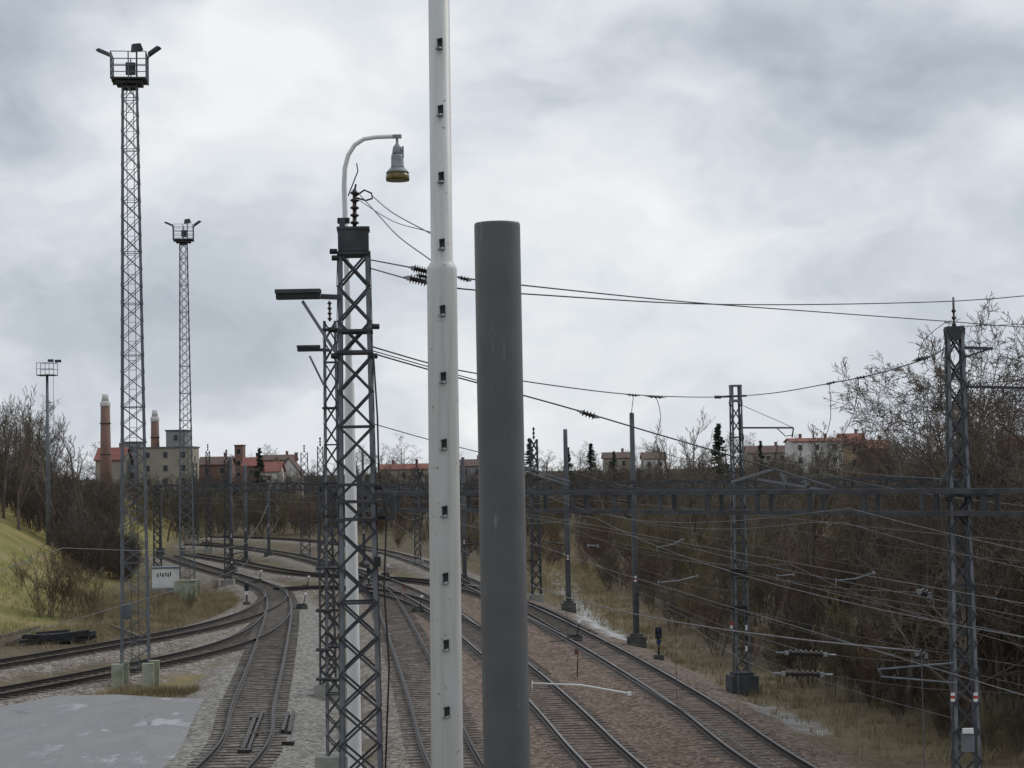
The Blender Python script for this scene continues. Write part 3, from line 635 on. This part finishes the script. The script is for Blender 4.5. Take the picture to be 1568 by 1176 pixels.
# ------------------------------------------------------------ trees
def treemesh(name,seed,H,r0,kids,spread,m,stems=1,upb=0.35,twig=0.007,clear=0.2,lenf=0.55):
    rng=random.Random(seed); mb=MB()
    def grow(pos,d,length,rad,lev):
        n=6 if lev==0 else (4 if lev==1 else (3 if lev==2 else 2)); pts=[pos];rs=[max(rad,twig)]; p=pos.copy(); dd=d.copy()
        for k in range(n):
            j=Vector((rng.gauss(0,1),rng.gauss(0,1),rng.gauss(0,.6)))*(0.09 if lev==0 else 0.17)
            dd=(dd+j+Vector((0,0,upb*(0.25 if lev else 0.1)))).normalized(); p=p+dd*(length/n); pts.append(p.copy()); rs.append(max(rad*(1-(k+1)/n*0.85),twig*0.8))
        mb.tube(pts,rs,6 if lev==0 else 3,0,False,lev<2)
        if lev<len(kids):
            c_=kids[lev]
            for q in range(c_):
                t=(clear if lev==0 else 0.2)+(1-(clear if lev==0 else 0.2))*((q+rng.random())/c_); f=t*n; i0=min(int(f),n-1); pos2=pts[i0].lerp(pts[i0+1],f-i0); dl=(pts[i0+1]-pts[i0]).normalized()
                ax=dl.orthogonal().normalized(); ax=Matrix.Rotation(rng.uniform(0,6.283),3,dl)@ax; ang=spread*rng.uniform(.7,1.3)
                nd=(Matrix.Rotation(ang,3,ax)@dl).normalized()
                grow(pos2,nd,length*lenf*rng.uniform(.7,1.2)*(1-.45*t),max(rs[i0]*0.55,twig),lev+1)
    for s_ in range(stems):
        if stems==1: grow(Vector((0,0,-.2)),Vector((0,0,1)),H*.9,r0,0)
        else:
            a=rng.uniform(0,6.28); l=rng.uniform(.05,.55); grow(Vector((math.cos(a)*.3,math.sin(a)*.3,-.2)),Vector((math.cos(a)*l,math.sin(a)*l,1)).normalized(),H*rng.uniform(.6,1),r0*rng.uniform(.6,1),0)
    zm=max(v[2] for v in mb.v)
    me=bpy.data.meshes.new(name); me.from_pydata(mb.v,[],mb.f); me.materials.append(m); me.polygons.foreach_set('use_smooth',mb.sm); me['top']=zm; return me
hero=[treemesh('bare_tree_mesh',s,10,.14,(15,9,7,5),.85,M_bark,upb=.35,clear=.12,twig=.008,lenf=.54) for s in(21,22,23)]
big=[treemesh('bare_tree_mesh',s,10,.15,(13,7,6,3),.85,M_bark,upb=.4,clear=.15,twig=.010,lenf=.5) for s in(1,2)]
tall=[treemesh('slender_tree_mesh',s,10,.11,(16,7,5),.5,M_bark,upb=.8,clear=.15,twig=.010,lenf=.38) for s in(4,5)]
bushd=[treemesh('dark_shrub_mesh',s,5,.03,(8,6,3),.6,M_barkd,stems=9,upb=.4,twig=.010,clear=.1,lenf=.5) for s in(6,7)]
busho=[treemesh('olive_shrub_mesh',s,5,.03,(8,6,3),.6,M_barko,stems=9,upb=.5,twig=.009,clear=.1,lenf=.5) for s in(8,9)]
bushr=[treemesh('reddish_shrub_mesh',s,5,.03,(8,6,3),.55,M_barkr,stems=9,upb=.5,twig=.009,clear=.1,lenf=.5) for s in(10,)]
def put(me,x,y,H,parent,base,z=None,name='shrub',wf=1.0):
    o=bpy.data.objects.new(name,me); s=H/base; o.location=(x,y,(ground_z(x,y) if z is None else z)); o.scale=(s*wf*random.uniform(.85,1.2),s*wf*random.uniform(.85,1.2),s); o.rotation_euler=(0,0,random.uniform(0,6.28)); o.parent=parent; scene.collection.objects.link(o); return o
bd=sorted([( G(*p).y,G(*p).x) for p in((885,850),(905,900),(1000,965),(1090,1020),(1210,1062),(1400,1125),(1568,1165))])
by_=[b[0] for b in bd]; bx_=[b[1] for b in bd]
e=empty('bare_thicket'); cnt=0
for _ in range(6000):
    y=random.uniform(50,230); xb=float(np.interp(y,by_,bx_))+1.2; x=random.uniform(xb,y*.27+6)
    dx=x-xb
    if random.random()>(0.75 if dx<9 else 0.26): continue
    if cnt>460: break
    if kd.find((x,y,0))[2]<4: continue
    cnt+=1; q=random.random()
    if dx<3.5: put(random.choice(busho+bushd+bushr),x,y,random.uniform(1.0,3.2),e,5)
    elif q<.33: put(random.choice(busho),x,y,random.uniform(3.5,6.5),e,5)
    elif q<.47: put(bushr[0],x,y,random.uniform(3,6),e,5)
    elif q<.76: put(random.choice(tall),x,y,random.uniform(6,9.3),e,9)
    else: put(random.choice(big+bushd),x,y,random.uniform(5,8.2) ,e,8)
# denser, taller belt in front of the town
e=empty('distant_tree_belt'); c2=0
for _ in range(3000):
    if c2>400: break
    y=random.choice((random.uniform(268,300),random.uniform(290,395),random.uniform(268,395))); x=random.uniform(-.28*y,.30*y)
    if kd.find((x,y,0))[2]<5: continue
    c2+=1
    if y<285: put(random.choice(bushd+bushr+busho),x,y,random.uniform(3.5,7.0),e,5,-.3)
    else:
        m_=random.choice(tall+big+bushd+bushd+bushd); lim=9.6 if (x/y)>.12 else (9.1 if x/y>-.16 else 8.4)
        put(m_,x,y,random.uniform(7.2,lim+.5*random.random()),e,m_['top']*.9,-.3,wf=1.15)
e=empty('skyline_woods')
for _ in range(170):
    y=random.uniform(585,720); x=random.uniform(-.28*y,.30*y)
    put(random.choice(big+bushd+bushd),x,y,8.5+random.uniform(-.002,.0075)*y,e,7,-.3,wf=1.6)
e=empty('trackside_shrubs'); 
for _ in range(110):
    y=random.uniform(160,262); x=random.uniform(-.06*y,.05*y)
    if kd.find((x,y,0))[2]<5: continue
    put(random.choice(bushd+busho+bushr),x,y,random.uniform(1.2,4.0),e,5)
e=empty('hill_wood')
for _ in range(220):
    y=random.uniform(150,250); x=random.uniform(-.30*y-4,-.205*y)
    if kd.find((x,y,0))[2]<4: continue
    if y<172 and x<-.225*y: continue
    H=random.uniform(3,5.5) if x>-.235*y or random.random()<.35 else random.uniform(7,11)
    if H<6: put(random.choice(bushd),x,y,H,e,5)
    else: put(random.choice(tall+big),x,y,H,e,10)
for _ in range(90):
    t=random.random(); px=40+160*t; py=808+66*t+random.uniform(-8,14); g=G(px,py,2.6*(1-t)); put(random.choice(bushd),g.x,g.y,random.uniform(2,4),e,5)
g=G(100,948,-.2)
for k in range(4):
    o=put(busho[k%2] if k else bushd[0],g.x+k*.9-1.2,g.y+k*.6,4.4-k*.5,None,5,None,'bare_shrub')
for px,py,H in((30,935,2.2),(62,950,1.2),(150,955,1.6),(240,940,1.5),(290,935,1.6),(330,905,1.3)): 
    g=G(px,py,-.2); put(random.choice(busho),g.x,g.y,H,None,5,None,'bare_shrub')
for px,top,Y,me_ in((1530,450,66,0),(1462,530,74,1),(1505,560,60,2),(1415,565,80,0),(1600,445,60,1),(1340,645,95,2),(1200,672,120,1),(1380,640,70,2),(1440,600,64,2),(1560,520,72,2)):
    p=D(px,704,Y); zt=D(px,top,Y).z; z0=ground_z(p.x,p.y); put(hero[me_],p.x,p.y,zt-z0,None,hero[me_]['top'],z0,'bare_tree')
for px,top,Y in((95,588,175),(28,612,170),(128,630,185),(60,605,180),(5,600,176),(1050,622,260),(1030,640,270),(620,700,300),(255,700,260)):
    p=D(px,704,Y); z0=ground_z(p.x,p.y); H=D(px,top,Y).z-z0; m_=tall[int(px)%2]; put(m_,p.x,p.y,H,None,m_['top'],z0,'bare_tree',1.3)
def spruce(px,top,Y,wd):
    p=D(px,704,Y); H=D(px,top,Y).z+.3; rng=random.Random(int(px)); mb=MB()
    mb.tube([(0,0,0),(0,0,H*.98)],[.2,.03],6,1)
    n=int(H*11)
    for k in range(n):
        t=(k/n); z=H*(.08+.9*t); R=wd*(1-t)**.8*rng.uniform(.55,1.1)+.08; a=rng.uniform(0,6.283); nseg=4
        for q in range(nseg*2):
            u=(q+.5)/(nseg*2); r_=R*u; dz=-.35*R*u+.2*R*u*u; c_=Vector((math.cos(a)*r_,math.sin(a)*r_,z+dz)); s=(.32+.25*rng.random())*(wd/2.4)
            a2=rng.uniform(0,6.28); v1=Vector((math.cos(a2),math.sin(a2),rng.uniform(-.5,.2)))*s; v2=Vector((-math.sin(a2)*.4,math.cos(a2)*.4,rng.uniform(-.7,-.2)))*s
            mb.add([c_-v1*.5,c_+v1*.5,c_+v2],[(0,1,2)],0)
    o=mb.obj('spruce_tree',[M_spruce,M_barkd]); o.location=(p.x,p.y,-.3)
for a in((1101,645,300,3.6),(811,668,330,2.8),(905,676,340,2.8),(870,682,350,2.5),(397,683,330,2.8),(1165,672,320,2.4),(940,688,340,2.4)): spruce(*a)
mb=MB(); rng=random.Random(3)
def tufts(poly,n,wd,h):
    pts=catmull([G(*p) for p in poly],1.0)
    for _ in range(n):
        p=rng.choice(pts)+Vector((rng.gauss(0,wd),rng.gauss(0,wd),0)); 
        if kd.find((p.x,p.y,0))[2]<2.6: continue
        z=ground_z(p.x,p.y)
        for b in range(6):
            a=rng.uniform(0,6.28); l=rng.uniform(.4,1)*h; w_=.015; q=p+Vector((rng.gauss(0,.12),rng.gauss(0,.12),0)); dx,dy=math.cos(a)*w_,math.sin(a)*w_
            mb.add([(q.x-dx,q.y-dy,z),(q.x+dx,q.y+dy,z),(q.x+rng.gauss(0,.15)*l*2,q.y+rng.gauss(0,.15)*l*2,z+l)],[(0,1,2)],0)
tufts([(1560,1160),(1400,1118),(1200,1060),(1060,1015),(980,960),(900,900),(880,860)],2400,1.4,.4)
tufts([(0,1062),(180,1050),(300,1050)],900,.7,.3); tufts([(60,975),(200,955),(330,930),(380,905)],2600,2.2,.4); tufts([(0,975),(40,960)],400,3,.5)
tufts([(840,920),(850,850),(835,820)],1200,2.0,.6); tufts([(120,940),(190,915),(230,905)],1600,3,.6)
mb.obj('dry_grass',[M_straw])
# ------------------------------------------------------------ town
wall_c={'cream':(0.33,0.30,0.24),'white':(0.62,0.61,0.59),'grey':(0.26,0.26,0.26),'brick':(0.20,0.12,0.095),'ochre':(0.33,0.26,0.17)}
WM={k:mat('wall_'+k,v,tuple(x*.85 for x in v),.85,0,.3) for k,v in wall_c.items()}
roof_c={'red':(0.24,0.09,0.07),'brown':(0.13,0.085,0.07),'grey':(0.14,0.145,0.15),'green':(0.07,0.10,0.095)}
RM={k:mat('roof_'+k,v,tuple(x*.7 for x in v),.8,0,.8) for k,v in roof_c.items()}
def house(name,x0,x1,yt,ye,Y,wall='cream',roof='red',dp=10,yaw=0.0,gable=False):
    a=D(x0,ye,Y);b=D(x1,ye,Y); X=(a.x+b.x)/2; W=b.x-a.x; ze=(a.z+b.z)/2; zt=D((x0+x1)/2,yt,Y).z; z0=-.3
    e=empty(name,(X,Y,z0)); e.rotation_euler=(0,0,yaw); h=ze-z0; rh=max(zt-ze,.15)
    m=MB(); m.box((0,dp/2,h/2),(W,dp,h),0)
    if gable: m.add([(-W/2,0.01,h),(W/2,0.01,h),(0,0.01,h+rh*.97)],[(0,1,2)],0); m.add([(-W/2,dp-.01,h),(W/2,dp-.01,h),(0,dp-.01,h+rh*.97)],[(2,1,0)],0)
    elif rh>.5: 
        for s in(-1,1): m.add([(s*(W/2-.01),0,h),(s*(W/2-.01),dp,h),(s*(W/2-.01),dp/2,h+rh*.97)],[(0,1,2)],0)
    m.obj('walls',[WM[wall]],e)
    r=MB(); o=.4; t=.18
    if rh<=.5: r.box((0,dp/2,h+rh/2+.003),(W+.5,dp+.5,rh),0)
    elif gable:
        for s in(-1,1):
            r.add([(s*(W/2+o),-o,h-.2),(0,-o,h+rh),(0,dp+o,h+rh),(s*(W/2+o),dp+o,h-.2),(s*(W/2+o),-o,h-.2+t),(0,-o,h+rh+t),(0,dp+o,h+rh+t),(s*(W/2+o),dp+o,h-.2+t)],[(0,1,2,3),(4,7,6,5),(0,4,5,1),(1,5,6,2),(2,6,7,3),(3,7,4,0)],0)
    else:
        for y0 in(-o,dp+o):
            r.add([(-W/2-o,y0,h-.2),(-W/2-o,dp/2,h+rh),(W/2+o,dp/2,h+rh),(W/2+o,y0,h-.2),(-W/2-o,y0,h-.2+t),(-W/2-o,dp/2,h+rh+t),(W/2+o,dp/2,h+rh+t),(W/2+o,y0,h-.2+t)],[(0,1,2,3),(4,7,6,5),(0,4,5,1),(1,5,6,2),(2,6,7,3),(3,7,4,0)],0)
    r.obj('roof',[RM[roof]],e)
    wn=MB(); fl=max(1,int(h/3.1)); nw=max(1,int(W/3.2))
    for f in range(fl):
        for k in range(nw):
            x=-W/2+(k+.5)*W/nw; z=h-1.6-f*3.1
            if z<1: continue
            wn.box((x,-.01,z),(1.15,.08,1.5),1); wn.box((x,-.035,z),(.95,.08,1.3),0)
    wn.box((0,-.02,1.2),(1.2,.1,2.3),0); wn.obj('windows',[M_glass,WM['grey'] if wall!='white' else WM['white']],e)
    ch=MB()
    for k in range(1+int(W>12)): ch.box((W*(.25-.5*k),dp/2+.8,h+rh+.2),(.7,.7,1.8),0); ch.box((W*(.25-.5*k),dp/2+.8,h+rh+1.15),(.85,.85,.15),1)
    if rh>.5: ch.obj('chimney',[WM['brick'],WM['grey']],e)
house('factory_building',146,188,686,704,450,'cream','red',10)
house('factory_building',212,294,684,686,455,'cream','grey',10)
house('factory_building',254,284,658,660,465,'grey','green',8)
house('factory_building',188,214,676,678,470,'grey','grey',8)
house('brick_house',304,352,700,711,500,'brick','brown',10); house('brick_house',359,371,681,682,520,'brick','brown',6)
house('town_house',372,396,701,713,480,'brick','red',9)
house('town_house',396,428,708,722,430,'white','red',9); house('town_house',426,458,701,724,440,'white','brown',9,gable=True)
house('town_house',395,450,697,704,560,'grey','brown',9)
house('town_house',582,655,711,718,520,'cream','red',10); house('town_house',702,742,704,713,520,'grey','brown',10)
house('town_house',925,965,693,701,560,'cream','brown',10); house('town_house',985,1020,693,702,560,'white','brown',10)
house('town_house',1145,1208,683,693,560,'cream','brown',10); house('apartment_building',1212,1290,671,675,480,'white','red',12); house('town_house',1290,1326,664,680,500,'ochre','red',10); house('town_house',1326,1364,674,686,480,'brick','red',10)
house('town_house',1540,1600,668,684,500,'cream','red',10)
def chimney(x0,x1,yt,Y):
    a=D(x0,yt,Y);b=D(x1,yt,Y); X=(a.x+b.x)/2; r=(b.x-a.x)/2; z=a.z; m=MB()
    m.tube([(X,Y,-.3),(X,Y,z-2.2)],[r*1.35,r],18,0); m.tube([(X,Y,z-2.2),(X,Y,z-2.0),(X,Y,z-1.2),(X,Y,z-1.0)],[r*1.0,r*1.12,r*1.12,r*.95],18,1)
    m.tube([(X,Y,z-1.0),(X,Y,z+.6)],[r*.8,r*.65],14,1)
    for k in range(3): m.tube([(X,Y,z-6-k*7),(X,Y,z-5.8-k*7)],r*1.25,18,2)
    m.obj('factory_chimney',[WM['brick'],WM['white'],M_galvd])
chimney(154,168,608,440); chimney(231,243,632,470)
# ------------------------------------------------------------ small trackside objects
g=G(255,909,-.2); m=MB(); X,Y=g.x,g.y
m.box((X,Y,.95),(1.9,1.3,1.45),0,.1); m.box((X,Y,1.74),(2.1,1.5,.1),1,.1); m.box((X,Y,.1),(2.0,1.4,.3),2,.1); 
for sx in(-.48,.48): m.box((X+sx,Y-.66+sx*.1,.95),(.88,.04,1.25),0,.1)
for k,(dx,w_) in enumerate(((-.5,.09),(-.3,.07),(-.12,.1),(.08,.07),(.25,.09),(.42,.07))): m.box((X+dx,Y-.695+dx*.1,1.2+(.06 if k%2 else 0)),(w_,.02,.28),3,.1)
m.obj('trackside_cabinet',[M_whitep,M_galv,M_conc,M_dark])
m=MB(); g=G(90,982,-.2); rng=random.Random(5)
for k in range(26):
    a=rng.uniform(-.45,.45); x=g.x+rng.uniform(-1.1,1.1); y=g.y+rng.uniform(-1,1); z=-.1+.14*(k//9); m.bar((x-1.0*math.cos(a),y-1.2*math.sin(a),z),(x+1.0*math.cos(a),y+1.2*math.sin(a),z+rng.uniform(-.08,.2)),.22,.15,0)
m.obj('sleeper_pile',[M_dark])
def dwarf(px,py,blue=False,h=.9):
    g=G(px,py,-.1); m=MB(); m.box((g.x,g.y,0),(.45,.45,.35),1); m.tube([(g.x,g.y,0),(g.x,g.y,h)],.05,8,0); m.box((g.x,g.y,h+.25),(.28,.25,.5),0); 
    for k in range(2):
        m.tube([(g.x,g.y-.13,h+.12+k*.25),(g.x,g.y-.25,h+.12+k*.25)],.09,10,0); m.tube([(g.x,g.y-.252,h+.12+k*.25),(g.x,g.y-.256,h+.12+k*.25)],.06,10,2)
    m.box((g.x,g.y-.13,h-.15),(.2,.02,.2),3); m.obj('dwarf_signal',[M_dark,M_concd,M_blue,M_whitep if not blue else M_blue])
dwarf(1009,1012,True); dwarf(297,818); dwarf(378,928); dwarf(690,905); dwarf(565,900)
def lever(px,py):
    g=G(px,py,-.1); m=MB(); m.box((g.x,g.y,.1),(.7,.4,.35),0,.2); m.box((g.x,g.y,.3),(.5,.3,.08),1,.2); m.tube([(g.x+.1,g.y,.2),(g.x+.25,g.y,.9)],.03,6,1); m.tube([(g.x+.25,g.y,.85),(g.x+.25,g.y,1.0)],.09,8,2)
    m.bar((g.x-1.2,g.y,.02),(g.x,g.y,.05),.06,.04,1); m.obj('switch_machine',[M_concd,M_dark,M_whitep])
for p in((462,935),(468,905),(395,895),(350,880),(590,885),(880,985),(745,905),(640,940)): lever(*p)
m=MB(); 
for (x0,y0),(x1,y1),w_ in(((372,1148),(392,1095),.14),((380,1150),(402,1092),.1),((366,1150),(384,1150),.3),((378,1125),(394,1125),.25),((384,1100),(400,1100),.2),((433,1120),(441,1092),.12),((443,1122),(449,1092),.12),((432,1138),(450,1138),.18)):
    a=G(x0,y0,.06);b=G(x1,y1,.06); m.bar(a,b,w_,.12,0)
m.obj('track_fittings',[M_rail])
M_rust=mat('rust',(0.16,0.06,0.035)); m=MB(); 
for px,py in((884,1040),(620,925)): 
    g=G(px,py,-.1); m.tube([(g.x,g.y,0),(g.x+.05,g.y,1.1)],.03,6,0); m.box((g.x,g.y,1.0),(.18,.03,.2),0)
m.obj('marker_post',[M_rust])
m=MB()
for a,b in(((0,975),(60,960)),((170,958),(240,985)),((10,985),(45,972))): m.bar(G(*a,-.1),G(*b,-.05),.14,.14,0)
m.obj('loose_timber',[M_sleep])
m=MB(); g=G(292,914,-.2); m.box((g.x,g.y-1.2,.35),(1.1,.6,1.3),0,.1); m.box((g.x,g.y-1.2,1.03),(1.25,.75,.1),0,.1); m.obj('concrete_block',[M_moss])
print('objects',len(bpy.data.objects))
